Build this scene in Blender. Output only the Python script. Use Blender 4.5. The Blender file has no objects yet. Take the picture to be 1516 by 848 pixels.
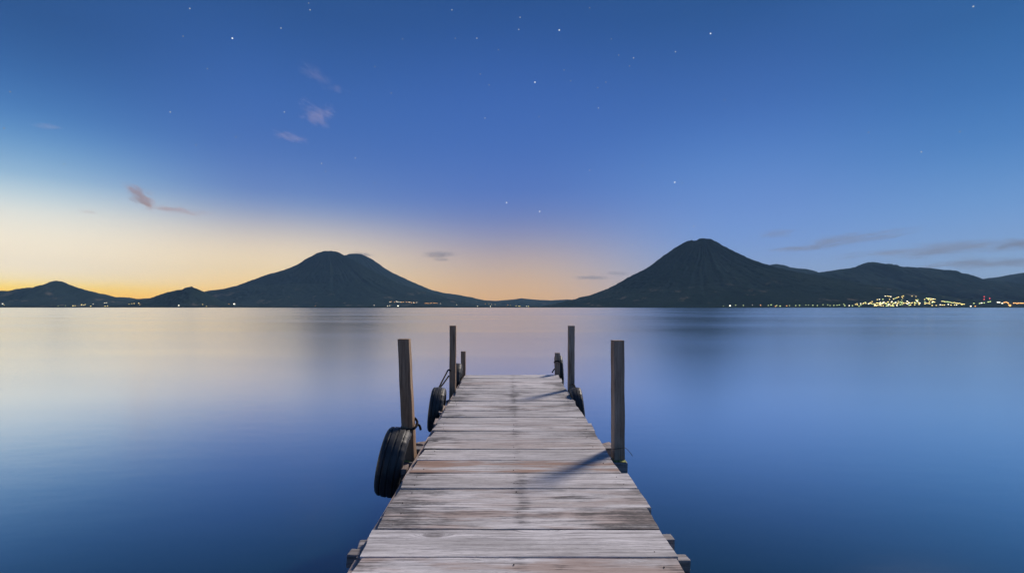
import bpy, bmesh, math, random
import numpy as np
from mathutils import Vector, Matrix, noise as mnoise
from mathutils.bvhtree import BVHTree

S = bpy.context.scene
COL = S.collection
R = math.radians

# ------------------------------------------------------------------ camera
ZC = 2.0            # lens above the lake
F = 740.0           # focal length in photo pixels (photo 1516 x 848)
CX, HY = 758.0, 455.0   # principal column, horizon row
cam_d = bpy.data.cameras.new('camera')
cam = bpy.data.objects.new('camera', cam_d)
COL.objects.link(cam)
cam.location = (0, 0, ZC)
cam.rotation_euler = (R(90), 0, 0)
cam_d.sensor_width = 36.0
cam_d.lens = F / 1516.0 * 36.0
cam_d.shift_y = (HY - 424.0) / 1516.0
cam_d.clip_start = 0.05
cam_d.clip_end = 600000
S.camera = cam

# ------------------------------------------------------------------ view
S.view_settings.view_transform = 'Standard'
S.view_settings.look = 'None'
S.view_settings.exposure = 0.0
S.view_settings.gamma = 1.0
S.view_settings.use_curve_mapping = False
S.render.engine = 'CYCLES'
S.cycles.use_denoising = True
S.cycles.use_adaptive_sampling = False
S.cycles.max_bounces = 6
S.cycles.volume_bounces = 0
S.cycles.sample_clamp_indirect = 4.0
S.cycles.caustics_reflective = False

def lin(c):
    return tuple(((v / 255.0) / 12.92 if v / 255.0 <= 0.04045 else ((v / 255.0 + 0.055) / 1.055) ** 2.4) for v in c)

# ------------------------------------------------------------------ sky (world): dawn gradient round the place where the sun will rise
SUN_AZ = -60.0      # degrees from the camera axis, to the left, sun still below the horizon
world = bpy.data.worlds.new('World')
S.world = world
world.use_nodes = True
wt = world.node_tree
wt.nodes.clear()
SKY_COLS = [
    (0, [(455, (255, 172, 20)), (440, (255, 196, 40)), (425, (250, 212, 92)), (412, (240, 220, 172)), (395, (238, 222, 195)), (350, (238, 226, 203)),
         (310, (218, 220, 214)), (280, (183, 203, 214)), (250, (142, 178, 208)), (200, (98, 146, 196)), (150, (72, 120, 181)), (80, (55, 98, 158)), (0, (45, 84, 140))]),
    (400, [(455, (248, 178, 92)), (430, (239, 199, 128)), (400, (232, 208, 166)), (370, (222, 204, 180)), (340, (186, 182, 184)), (310, (132, 150, 188)),
           (280, (100, 131, 189)), (220, (75, 112, 179)), (150, (64, 104, 173)), (80, (54, 94, 160)), (0, (44, 82, 140))]),
    (758, [(455, (208, 163, 116)), (430, (205, 168, 130)), (400, (190, 166, 150)), (370, (160, 152, 165)), (340, (126, 136, 178)), (310, (100, 124, 184)),
           (280, (86, 118, 186)), (220, (71, 109, 180)), (150, (63, 102, 174)), (80, (53, 92, 160)), (0, (42, 80, 139))]),
    (1100, [(455, (148, 158, 180)), (430, (144, 158, 185)), (400, (132, 154, 192)), (370, (120, 149, 199)), (340, (113, 146, 203)), (300, (104, 139, 201)),
            (250, (90, 131, 196)), (200, (76, 118, 187)), (150, (66, 107, 176)), (80, (56, 96, 162)), (0, (44, 85, 143))]),
    (1516, [(455, (145, 160, 182)), (420, (138, 159, 186)), (380, (128, 156, 193)), (340, (119, 152, 199)), (300, (109, 149, 201)), (250, (94, 139, 196)),
            (200, (79, 128, 189)), (120, (64, 113, 177)), (0, (49, 97, 155))]),
]
HAZE_DENSITY = 1.2e-5
HAZE_TOP = 2100.0
HAZE_GLOW = (0.085, 0.125, 0.21)       # what the lit haze itself adds where it is thick
def above_haze(c, e):
    """sky colour above the haze that gives colour c seen through it at elevation e"""
    L = min(26000.0, HAZE_TOP / max(math.sin(math.radians(e)), 1e-3))
    T = math.exp(-HAZE_DENSITY * L)
    return tuple(max((v - g * (1 - T)) / T, 0.2 * v) for v, g in zip(c, HAZE_GLOW))
def wn(t, **kw):
    n = wt.nodes.new(t)
    for k, v in kw.items():
        setattr(n, k, v)
    return n
def wmath(op, a, b=None, c=None):
    n = wn('ShaderNodeMath', operation=op)
    for i, v in enumerate((a, b, c)):
        if v is None: continue
        if isinstance(v, (int, float)): n.inputs[i].default_value = v
        else: wt.links.new(v, n.inputs[i])
    return n.outputs[0]
tc = wn('ShaderNodeTexCoord')
sep = wn('ShaderNodeSeparateXYZ')
wt.links.new(tc.outputs['Generated'], sep.inputs[0])
el = wmath('MULTIPLY', wmath('ARCSINE', sep.outputs['Z']), 180 / math.pi)
az = wmath('MULTIPLY', wmath('ARCTAN2', sep.outputs['X'], sep.outputs['Y']), 180 / math.pi)
dd = wmath('SUBTRACT', az, SUN_AZ)
dd = wmath('ABSOLUTE', wmath('WRAP', dd, 180.0, -180.0))
elt = wmath('DIVIDE', el, 60.0)
prev = None
prev_d = None
for (x, stops) in SKY_COLS:
    a = math.degrees(math.atan((x - CX) / F))
    d = abs(a - SUN_AZ)
    ramp = wn('ShaderNodeValToRGB')
    ramp.color_ramp.interpolation = 'B_SPLINE'
    pts = []
    for (y, c) in stops:
        e = math.degrees(math.atan((HY - y) / F * math.cos(math.radians(a))))
        pts.append((e / 60.0, above_haze(lin(c), e)))
    pts.append((50 / 60.0, lin((42, 79, 136))))
    pts = [(p, tuple(v * 0.5 for v in c)) for p, c in pts]     # ramp colours stop at 1: halved here, doubled by the background strength
    els = ramp.color_ramp.elements
    els[0].position = pts[0][0]; els[0].color = pts[0][1] + (1,)
    els[1].position = pts[-1][0]; els[1].color = pts[-1][1] + (1,)
    for p, c in pts[1:-1]:
        e_ = els.new(p); e_.color = c + (1,)
    wt.links.new(elt, ramp.inputs[0])
    if prev is None:
        prev = ramp.outputs[0]
    else:
        mr = wn('ShaderNodeMapRange', interpolation_type='SMOOTHSTEP')
        mr.inputs['From Min'].default_value = prev_d
        mr.inputs['From Max'].default_value = d
        wt.links.new(dd, mr.inputs['Value'])
        mx = wn('ShaderNodeMix', data_type='RGBA')
        wt.links.new(mr.outputs['Result'], mx.inputs['Factor'])
        wt.links.new(prev, mx.inputs['A'])
        wt.links.new(ramp.outputs[0], mx.inputs['B'])
        prev = mx.outputs['Result']
    prev_d = d
bg = wn('ShaderNodeBackground')
wt.links.new(prev, bg.inputs['Color'])
bg.inputs['Strength'].default_value = 2.0
wo = wn('ShaderNodeOutputWorld')
wt.links.new(bg.outputs[0], wo.inputs['Surface'])

# ------------------------------------------------------------------ the moon, high on the right beyond the posts (their shadows fall left and towards the camera)
MOON_DIR = Vector((0.768, 0.865, 0.965)).normalized()
ml = bpy.data.lights.new('moon', 'SUN')
ml.energy = 3.9
ml.angle = R(11)
ml.color = (1.0, 0.89, 0.79)
moon = bpy.data.objects.new('moon', ml)
COL.objects.link(moon)
moon.rotation_euler = MOON_DIR.to_track_quat('Z', 'Y').to_euler()
moon.location = (30, 20, 40)

# ================================================================== helpers
def tag(o, label=None, cat=None, group=None, kind=None):
    if label: o['label'] = label
    if cat: o['category'] = cat
    if group: o['group'] = group
    if kind: o['kind'] = kind
    return o
def empty(name, loc=(0, 0, 0)):
    o = bpy.data.objects.new(name, None)
    COL.objects.link(o)
    o.location = loc
    o.empty_display_size = 0.3
    return o
def link_mesh(name, me, mats=None, parent=None):
    o = bpy.data.objects.new(name, me)
    COL.objects.link(o)
    if mats is not None and len(me.materials) == 0:
        for m in (mats if isinstance(mats, (list, tuple)) else [mats]):
            me.materials.append(m)
    if parent is not None:
        o.parent = parent
        o.matrix_parent_inverse = Matrix.Translation(parent.location).inverted()
    return o
def bm_obj(name, bm, mats, parent=None, smooth=False):
    bmesh.ops.recalc_face_normals(bm, faces=bm.faces)
    me = bpy.data.meshes.new(name)
    bm.to_mesh(me); bm.free()
    if smooth:
        me.shade_smooth()
    return link_mesh(name, me, mats, parent)
def np_mesh(name, verts, quads):
    me = bpy.data.meshes.new(name)
    me.vertices.add(len(verts))
    me.vertices.foreach_set('co', np.asarray(verts, dtype=np.float32).ravel())
    q = np.asarray(quads, dtype=np.int32)
    me.loops.add(q.size)
    me.loops.foreach_set('vertex_index', q.ravel())
    me.polygons.add(len(q))
    me.polygons.foreach_set('loop_start', np.arange(0, q.size, q.shape[1], dtype=np.int32))
    me.update(calc_edges=True)
    me.shade_smooth()
    return me
def at(x, y, Y):
    """photo pixel + depth along the lens axis -> world point"""
    return Vector(((x - CX) / F * Y, Y, ZC + (HY - y) / F * Y))

# node helper -------------------------------------------------------
class NT:
    def __init__(self, name):
        self.m = bpy.data.materials.new(name)
        self.m.use_nodes = True
        self.t = self.m.node_tree
        self.t.nodes.clear()
        self.out = self.t.nodes.new('ShaderNodeOutputMaterial')
    def n(self, typ, ins=None, **kw):
        nd = self.t.nodes.new(typ)
        for k, v in kw.items(): setattr(nd, k, v)
        for k, v in (ins or {}).items(): self.set(nd.inputs[k], v)
        return nd
    def set(self, sock, v):
        if isinstance(v, bpy.types.NodeSocket): self.t.links.new(v, sock)
        elif isinstance(v, bpy.types.Node): self.t.links.new(v.outputs[0], sock)
        else:
            if sock.type == 'RGBA' and len(v) == 3: v = tuple(v) + (1,)
            sock.default_value = v
    def math(self, op, a, b=0.0, c=None, clamp=False):
        nd = self.t.nodes.new('ShaderNodeMath'); nd.operation = op; nd.use_clamp = clamp
        self.set(nd.inputs[0], a); self.set(nd.inputs[1], b)
        if c is not None: self.set(nd.inputs[2], c)
        return nd.outputs[0]
    def mapr(self, v, a, b, c=0.0, d=1.0, smooth=True):
        nd = self.t.nodes.new('ShaderNodeMapRange')
        nd.interpolation_type = 'SMOOTHSTEP' if smooth else 'LINEAR'
        for k, x in zip(('Value', 'From Min', 'From Max', 'To Min', 'To Max'), (v, a, b, c, d)): self.set(nd.inputs[k], x)
        return nd.outputs['Result']
    def mix(self, f, a, b, mode='MIX'):
        nd = self.t.nodes.new('ShaderNodeMix'); nd.data_type = 'RGBA'; nd.blend_type = mode
        self.set(nd.inputs['Factor'], f); self.set(nd.inputs['A'], a); self.set(nd.inputs['B'], b)
        return nd.outputs['Result']
    def noise(self, vec, scale=1.0, detail=4.0, rough=0.55, dist=0.0):
        nd = self.n('ShaderNodeTexNoise', {'Vector': vec, 'Scale': scale, 'Detail': detail, 'Roughness': rough, 'Distortion': dist})
        return nd.outputs['Fac']
    def vscale(self, vec, s):
        nd = self.t.nodes.new('ShaderNodeVectorMath'); nd.operation = 'MULTIPLY'
        self.set(nd.inputs[0], vec); nd.inputs[1].default_value = s
        return nd.outputs[0]
    def vadd(self, vec, s):
        nd = self.t.nodes.new('ShaderNodeVectorMath'); nd.operation = 'ADD'
        self.set(nd.inputs[0], vec); self.set(nd.inputs[1], s)
        return nd.outputs[0]
    def attr(self, name):
        nd = self.t.nodes.new('ShaderNodeAttribute'); nd.attribute_type = 'OBJECT'; nd.attribute_name = name
        return nd.outputs['Fac']
    def bsdf(self, col, rough=0.8, spec=0.3, normal=None, **kw):
        nd = self.n('ShaderNodeBsdfPrincipled', {'Base Color': col, 'Roughness': rough, 'Specular IOR Level': spec})
        if normal is not None: self.set(nd.inputs['Normal'], normal)
        for k, v in kw.items(): self.set(nd.inputs[k], v)
        self.t.links.new(nd.outputs[0], self.out.inputs['Surface'])
        return nd
    def bump(self, h, strength=0.4, dist=0.01):
        return self.n('ShaderNodeBump', {'Height': h, 'Strength': strength, 'Distance': dist}).outputs[0]

# ================================================================== materials
def mat_plank():
    t = NT('weathered_plank')
    tcn = t.n('ShaderNodeTexCoord')
    oi = t.n('ShaderNodeObjectInfo')
    off = t.n('ShaderNodeCombineXYZ', {'X': t.math('MULTIPLY', oi.outputs['Random'], 37.0), 'Y': t.math('MULTIPLY', oi.outputs['Random'], 91.0), 'Z': t.math('MULTIPLY', oi.outputs['Random'], 53.0)})
    raw = tcn.outputs['Object']
    sp = t.n('ShaderNodeSeparateXYZ', {'Vector': raw})
    # gentle wander of the grain, and knots that bend it
    p = t.vadd(raw, off)
    vor = t.n('ShaderNodeTexVoronoi', {'Vector': t.vscale(p, (0.9, 3.1, 0.3)), 'Scale': 1.0, 'Randomness': 1.0})
    kd = vor.outputs['Distance']
    knot = t.mapr(kd, 0.03, 0.16, 1.0, 0.0)
    wand = t.noise(t.vscale(p, (0.9, 3.0, 1.0)), 1.0, 2.0)
    bend = t.n('ShaderNodeCombineXYZ', {'X': 0.0, 'Y': t.math('ADD', t.math('MULTIPLY', wand, 0.05), t.math('MULTIPLY', knot, 0.05)), 'Z': 0.0})
    g = t.vadd(p, bend)
    broad = t.noise(t.vscale(g, (0.9, 9.0, 4.0)), 1.0, 5.0, 0.6)
    streak = t.noise(t.vscale(g, (2.2, 55.0, 20.0)), 1.0, 4.0, 0.65)
    fine = t.noise(t.vscale(g, (9.0, 240.0, 60.0)), 1.0, 3.0, 0.7)
    blot = t.noise(t.vscale(p, (2.6, 6.0, 3.0)), 1.0, 5.0, 0.62)
    col = t.mix(t.mapr(broad, 0.32, 0.68), (0.44, 0.415, 0.40), (0.70, 0.665, 0.65))
    col = t.mix(t.mapr(streak, 0.42, 0.68, 0.0, 0.8), col, (0.22, 0.20, 0.195))
    col = t.mix(t.mapr(fine, 0.48, 0.68, 0.0, 0.6), col, (0.20, 0.185, 0.18))
    speck = t.noise(t.vscale(g, (26.0, 95.0, 40.0)), 1.0, 3.0, 0.7)
    col = t.mix(t.mapr(speck, 0.55, 0.75, 0.0, 0.55), col, (0.17, 0.155, 0.15))
    col = t.mix(t.mapr(speck, 0.28, 0.42, 0.35, 0.0), col, (0.80, 0.77, 0.76))
    # brown rot-red patches, strong on some planks
    br = t.math('MULTIPLY', t.mapr(t.noise(t.vscale(g, (1.1, 7.0, 3.0)), 1.3, 4.0, 0.6), 0.40, 0.60), t.attr('brown'), clamp=True)
    col = t.mix(br, col, (0.31, 0.205, 0.155))
    # black mould: ends of the planks, the middle nail line and blotches
    ax = t.math('ABSOLUTE', sp.outputs['X'])
    endm = t.mapr(ax, 0.48, 0.86)
    midm = t.mapr(t.math('ABSOLUTE', t.math('ADD', sp.outputs['X'], -0.02)), 0.0, 0.09, 1.0, 0.0)
    lvl = t.math('ADD', t.math('MULTIPLY', endm, 0.075), t.math('MULTIPLY', midm, 0.085))
    lvl = t.math('ADD', lvl, t.attr('mould'))
    lvl = t.math('ADD', lvl, t.math('MULTIPLY', t.mapr(sp.outputs['X'], 0.25, 0.75), t.attr('mould_right')))
    lvl = t.math('ADD', lvl, t.math('MULTIPLY', t.mapr(sp.outputs['X'], -0.25, -0.75), t.attr('mould_left')))
    stain_n = t.math('ADD', t.math('MULTIPLY', blot, 0.55), t.math('MULTIPLY', streak, 0.45))
    st = t.mapr(t.math('ADD', stain_n, lvl), 0.515, 0.665, 0.0, 0.9)
    st = t.math('MULTIPLY', st, t.mapr(t.math('ADD', t.math('MULTIPLY', streak, 0.6), t.math('MULTIPLY', speck, 0.4)), 0.36, 0.60, 0.42, 1.0))
    col = t.mix(st, col, (0.06, 0.057, 0.058))
    # knots
    ring = t.math('SINE', t.math('MULTIPLY', kd, 190.0))
    kn = t.math('MULTIPLY', t.mapr(kd, 0.03, 0.11, 1.0, 0.0), t.mapr(vor.outputs['Color'], 0.5, 0.56))
    col = t.mix(t.math('MULTIPLY', kn, t.mapr(ring, -0.4, 0.8, 0.2, 0.9)), col, (0.10, 0.085, 0.075))
    # checks along the grain
    crack = t.noise(t.vscale(g, (1.5, 95.0, 10.0)), 1.0, 1.5, 0.5)
    cl = t.math('MULTIPLY', t.mapr(t.math('ABSOLUTE', t.math('ADD', crack, -0.5)), 0.0, 0.012, 1.0, 0.0), t.mapr(blot, 0.5, 0.6))
    col = t.mix(t.math('MULTIPLY', cl, 0.75), col, (0.05, 0.045, 0.045))
    tint = t.math('ADD', 0.9, t.math('MULTIPLY', oi.outputs['Random'], 0.2))
    col = t.mix(1.0, col, t.n('ShaderNodeCombineColor', {0: tint, 1: tint, 2: tint}).outputs[0], 'MULTIPLY')
    h = t.math('SUBTRACT', t.math('SUBTRACT', t.math('MULTIPLY', streak, 0.6), t.math('MULTIPLY', fine, -0.25)), t.math('MULTIPLY', cl, 1.2))
    t.bsdf(col, 0.82, 0.25, t.bump(h, 0.55, 0.006))
    return t.m

def mat_timber(name, c1, c2, c3, axis=2):
    """rough sawn timber with the grain running along one local axis"""
    t = NT(name)
    tcn = t.n('ShaderNodeTexCoord')
    oi = t.n('ShaderNodeObjectInfo')
    off = t.n('ShaderNodeCombineXYZ', {'X': t.math('MULTIPLY', oi.outputs['Random'], 23.0), 'Y': t.math('MULTIPLY', oi.outputs['Random'], 71.0), 'Z': 0.0})
    p = t.vadd(tcn.outputs['Object'], off)
    def sc(a, b):
        v = [b, b, b]; v[axis] = a
        return tuple(v)
    gr = t.noise(t.vscale(p, sc(2.5, 60)), 1.0, 4.0, 0.65)
    bl = t.noise(t.vscale(p, sc(2.0, 9)), 1.0, 5.0, 0.6)
    fi = t.noise(t.vscale(p, sc(12.0, 260)), 1.0, 2.0, 0.6)
    col = t.mix(t.mapr(bl, 0.33, 0.68), c1, c2)
    col = t.mix(t.mapr(gr, 0.45, 0.72, 0, 0.8), col, c3)
    col = t.mix(t.mapr(fi, 0.5, 0.7, 0, 0.35), col, c3)
    t.bsdf(col, 0.85, 0.2, t.bump(t.math('ADD', t.math('MULTIPLY', gr, 0.7), t.math('MULTIPLY', fi, 0.3)), 0.6, 0.006))
    return t.m

def mat_plain(name, c, rough=0.7, spec=0.3, var=0.35, scale=20.0):
    t = NT(name)
    tcn = t.n('ShaderNodeTexCoord')
    n = t.noise(tcn.outputs['Object'], scale, 5.0, 0.6)
    dark = tuple(v * (1 - var) for v in c)
    lite = tuple(min(1, v * (1 + var)) for v in c)
    t.bsdf(t.mix(t.mapr(n, 0.35, 0.65), dark, lite), rough, spec, t.bump(n, 0.25, 0.004))
    return t.m

def mat_rubber():
    t = NT('tyre_rubber')
    tcn = t.n('ShaderNodeTexCoord')
    p = tcn.outputs['Object']
    n = t.noise(p, 9.0, 5.0, 0.6)
    n2 = t.noise(p, 45.0, 3.0, 0.6)
    col = t.mix(t.mapr(n, 0.38, 0.7), (0.014, 0.014, 0.015), (0.035, 0.036, 0.038))
    col = t.mix(t.mapr(n2, 0.58, 0.75, 0, 0.6), col, (0.06, 0.06, 0.055))
    t.bsdf(col, t.mapr(n, 0.3, 0.7, 0.42, 0.62), 0.45, t.bump(n2, 0.2, 0.003))
    return t.m

def mat_forest():
    t = NT('forested_slope')
    geo = t.n('ShaderNodeNewGeometry')
    p = geo.outputs['Position']
    sp = t.n('ShaderNodeSeparateXYZ', {'Vector': p})
    n1 = t.noise(p, 1 / 900.0, 6.0, 0.6)
    n2 = t.noise(p, 1 / 70.0, 3.0, 0.6)
    n3 = t.noise(t.vscale(p, (1, 1, 0.45)), 1 / 330.0, 5.0, 0.62)
    col = t.mix(t.mapr(n1, 0.35, 0.65), (0.010, 0.021, 0.021), (0.020, 0.032, 0.029))
    col = t.mix(t.mapr(n2, 0.42, 0.66, 0, 0.7), col, (0.010, 0.019, 0.018))
    low = t.mapr(sp.outputs['Z'], 120.0, 620.0, 1.0, 0.0)
    clear = t.math('MULTIPLY', t.mapr(n3, 0.58, 0.70), low)
    col = t.mix(t.math('MULTIPLY', clear, 0.75), col, (0.15, 0.125, 0.095))
    t.bsdf(col, 1.0, 0.0, t.bump(n2, 0.8, 18.0))
    return t.m

def mat_lake():
    t = NT('lake_water')
    geo = t.n('ShaderNodeNewGeometry')
    p = geo.outputs['Position']
    # long, faint wind streaks lying across the lake
    st = t.noise(t.vscale(p, (0.012, 0.05, 1.0)), 1.0, 4.0, 0.6)
    st2 = t.noise(t.vscale(p, (0.0011, 0.006, 1.0)), 1.0, 4.0, 0.6)
    rip = t.noise(t.vscale(p, (1.2, 2.6, 1.0)), 1.0, 3.0, 0.5)
    mixs = t.math('ADD', t.math('MULTIPLY', st, 0.5), t.math('MULTIPLY', st2, 0.5))
    rough = t.mapr(mixs, 0.36, 0.64, 0.18, 0.27, smooth=False)
    nrm = t.bump(rip, 0.03, 0.05)
    gl = t.n('ShaderNodeBsdfAnisotropic', distribution='BECKMANN', ins={'Color': (1, 1, 1), 'Roughness': rough, 'Normal': nrm})
    body = t.n('ShaderNodeBsdfDiffuse', {'Color': (0.003, 0.020, 0.028)})
    lw = t.n('ShaderNodeLayerWeight', {'Blend': 0.5})
    cosv = t.math('SUBTRACT', 1.0, lw.outputs['Facing'])
    fac = t.mapr(cosv, 0.12, 0.50, 0.98, 0.20)      # gentle swell under a long exposure mirrors more sky than flat water
    mx = t.n('ShaderNodeMixShader', {0: fac, 1: body.outputs[0], 2: gl.outputs[0]})
    t.t.links.new(mx.outputs[0], t.out.inputs['Surface'])
    return t.m

def mat_emit(name, c, s):
    t = NT(name)
    e = t.n('ShaderNodeEmission', {'Color': c, 'Strength': s})
    t.t.links.new(e.outputs[0], t.out.inputs['Surface'])
    return t.m

M = {}
M['plank'] = mat_plank()
M['post'] = mat_timber('post_timber', (0.25, 0.155, 0.095), (0.38, 0.27, 0.185), (0.12, 0.075, 0.048), 2)
M['post_pale'] = mat_timber('pale_post_timber', (0.26, 0.185, 0.13), (0.42, 0.33, 0.255), (0.12, 0.08, 0.055), 2)  # paler timber tone, even on all sides, for the right-hand posts
M['beam'] = mat_timber('beam_timber', (0.22, 0.20, 0.19), (0.40, 0.375, 0.37), (0.07, 0.06, 0.055), 0)
M['rail'] = mat_timber('rail_timber', (0.30, 0.24, 0.21), (0.44, 0.37, 0.34), (0.12, 0.085, 0.07), 1)
M['rubber'] = mat_rubber()
M['rope'] = mat_plain('black_rope', (0.02, 0.02, 0.022), 0.9, 0.1, 0.4, 60)
M['nail'] = mat_plain('rusted_nail', (0.03, 0.022, 0.018), 0.6, 0.3, 0.4, 200)
M['moss'] = mat_plain('mossy_top', (0.26, 0.27, 0.10), 0.95, 0.1, 0.5, 40)
M['forest'] = mat_forest()
M['lake'] = mat_lake()
M['plaster'] = mat_plain('pale_plaster', (0.45, 0.42, 0.38), 0.9, 0.1, 0.2, 0.3)
M['roof'] = mat_plain('sheet_roof', (0.14, 0.09, 0.07), 0.8, 0.2, 0.3, 0.3)
M['steel'] = mat_plain('mast_steel', (0.2, 0.2, 0.2), 0.6, 0.3, 0.2, 0.3)
M['lamp_yellow'] = mat_emit('lamp_light_yellow', (1.0, 0.80, 0.26), 2.6)
M['lamp_green'] = mat_emit('lamp_light_greenish', (0.75, 1.0, 0.35), 2.0)
M['lamp_white'] = mat_emit('lamp_light_white', (1.0, 0.93, 0.70), 4.0)
M['lamp_orange'] = mat_emit('lamp_light_orange', (1.0, 0.48, 0.12), 3.0)
M['lamp_red'] = mat_emit('beacon_light_red', (1.0, 0.08, 0.08), 4.0)
M['star_dim'] = mat_emit('starlight_faint', (0.85, 0.92, 1.0), 0.30)
M['star'] = mat_emit('starlight', (0.9, 0.95, 1.0), 0.55)
M['star_bright'] = mat_emit('starlight_bright', (0.95, 0.97, 1.0), 1.1)

# ================================================================== terrain
rng = np.random.default_rng(7)
def vnoise(x, y, seed=0):
    """smooth value noise, vectorised"""
    xi = np.floor(x).astype(np.int64); yi = np.floor(y).astype(np.int64)
    xf = x - xi; yf = y - yi
    u = xf * xf * (3 - 2 * xf); v = yf * yf * (3 - 2 * yf)
    def h(a, b):
        n = (a * 374761393 + b * 668265263 + seed * 1442695041) & 0x7fffffff
        n = ((n ^ (n >> 13)) * 1274126177) & 0x7fffffff
        n = n ^ (n >> 16)
        return (n & 0xffff) / 65535.0
    return (h(xi, yi) * (1 - u) + h(xi + 1, yi) * u) * (1 - v) + (h(xi, yi + 1) * (1 - u) + h(xi + 1, yi + 1) * u) * v
def fbm(x, y, oct=5, seed=0, gain=0.5):
    s = 0; a = 1; tot = 0
    for i in range(oct):
        s = s + a * vnoise(x * 2 ** i + i * 17.3, y * 2 ** i - i * 9.1, seed + i); tot += a; a *= gain
    return s / tot

BVH = []
def add_terrain(name, V, Q, label):
    me = np_mesh(name, V, Q)
    o = link_mesh(name, me, M['forest'])
    tag(o, label, 'mountain' if 'volcano' in name else 'hill', kind='structure')
    BVH.append(BVHTree.FromPolygons([tuple(v) for v in V], [tuple(int(i) for i in q) for q in Q]))
    return o

def grid_quads(n, m, wrap=False):
    i, j = np.meshgrid(np.arange(n if wrap else n - 1), np.arange(m - 1), indexing='ij')
    i2 = (i + 1) % n
    return np.stack([i * m + j, i2 * m + j, i2 * m + j + 1, i * m + j + 1], -1).reshape(-1, 4)

def volcano(name, label, px, Y, left, right, seed, na=620, nr=170, rav=1.0, canopy=9.0, squash=0.8):
    """left / right: (pixels out from the peak, pixels above the horizon) read off the skyline"""
    k = Y / F
    cx = (px - CX) * k
    L = np.array(left, float) * k; Rr = np.array(right, float) * k
    rl, rr = L[-1, 0], Rr[-1, 0]
    a = np.linspace(0, 2 * np.pi, na, endpoint=False)[:, None]
    tt = (np.linspace(0, 1, nr) ** 1.08)[None, :]
    w = 0.5 + 0.5 * np.cos(a); w = w * w * (3 - 2 * w)
    wob = 1 + 0.10 * (fbm(np.cos(a) * 2.2 + 5, np.sin(a) * 2.2 + 3, 3, seed) - 0.5) * np.abs(np.sin(a))
    rad = (rl * (1 - w) + rr * w) * wob
    r = tt * rad
    z = np.interp(tt * rl, L[:, 0], L[:, 1]) * (1 - w) + np.interp(tt * rr, Rr[:, 0], Rr[:, 1]) * w
    X = cx + r * np.cos(a); Yw = Y + r * np.sin(a) * squash
    # ravines running down the cone
    aw = a + 0.10 * (fbm(X / 900, Yw / 900, 3, seed + 5) - 0.5)
    n1 = 1 - np.abs(2 * fbm(np.cos(aw) * 7 + 20, np.sin(aw) * 7 + 20 + tt * 0.4, 3, seed + 11) - 1)
    n2 = 1 - np.abs(2 * fbm(np.cos(aw) * 19 + 20, np.sin(aw) * 19 + 20 + tt * 0.8, 2, seed + 21) - 1)
    env = np.clip(tt / 0.16, 0, 1) * np.clip((1 - tt) / 0.25, 0, 1)
    hp = z * 0.85 + 0.07 * z.max()
    z = z - env * hp * rav * (0.09 * n1 ** 2 + 0.022 * n2 ** 2) + env * hp * rav * 0.018
    z = z + env * hp * 0.06 * (fbm(X / 700, Yw / 700, 5, seed + 31) - 0.5)
    z = z + canopy * (fbm(X / 52, Yw / 52, 2, seed + 41) - 0.5) * 3.2 * np.clip((1 - tt) / 0.05, 0, 1)
    z = z + canopy * (fbm(X / 240, Yw / 240, 2, seed + 51) - 0.5) * 3.0 * env
    z = np.where(tt > 0.995, -2.0, np.maximum(z, -2.0))
    V = np.stack([X, Yw, z + 0 * X], -1).reshape(-1, 3)
    return add_terrain(name, V, grid_quads(na, nr, True), label)

def ridge(name, label, Y, sky, wf, wb, seed, nu=420, nv=90, rough=1.0, canopy=8.0):
    """sky: (pixel column, pixel row) of the skyline at depth Y; wf / wb: metres down to the water in front / behind"""
    k = Y / F
    s = np.array(sky, float)
    u = np.linspace(s[0, 0], s[-1, 0], nu)
    H = np.interp(u, s[:, 0], HY - s[:, 1]) * k
    xx = (u - CX) * k
    v = np.linspace(-1, 1, nv)[None, :]
    av = np.abs(v)
    W = np.where(v < 0, wf, wb) * (0.75 + 0.5 * fbm(xx[:, None] / 1200 + 3, 0 * v + np.sign(v) * 3, 3, seed))
    base = np.interp(u, s[:, 0], np.ones(len(s)))
    X = xx[:, None] + 0 * v
    Yw = Y + v * W
    X = X * (Yw / Y) ** 0.0
    g = (1 - av) ** 1.25 * (1 - av * 0.15)
    sp = 1 - np.abs(2 * fbm(X / 520 + v * 0.8, v * 1.2 + 7, 4, seed + 3) - 1)
    env = np.clip(av / 0.12, 0, 1) * np.clip((1 - av) / 0.2, 0, 1)
    z = H[:, None] * g
    z = z + env * H[:, None] * rough * (0.22 * (sp - 0.62) + 0.12 * (fbm(X / 260, Yw / 260, 4, seed + 9) - 0.5))
    z = z + canopy * 2 * (fbm(X / 46, Yw / 46, 2, seed + 13) - 0.5) * 1.7 * np.clip((1 - av) / 0.06, 0, 1) * np.clip(H[:, None] / 60, 0, 1)
    z = np.where(av > 0.99, -2.0, np.maximum(z, -2.0))
    z[0, :] = -2.0; z[-1, :] = -2.0
    V = np.stack([X, Yw, z], -1).reshape(-1, 3)
    return add_terrain(name, V, grid_quads(nu, nv), label)

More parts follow.
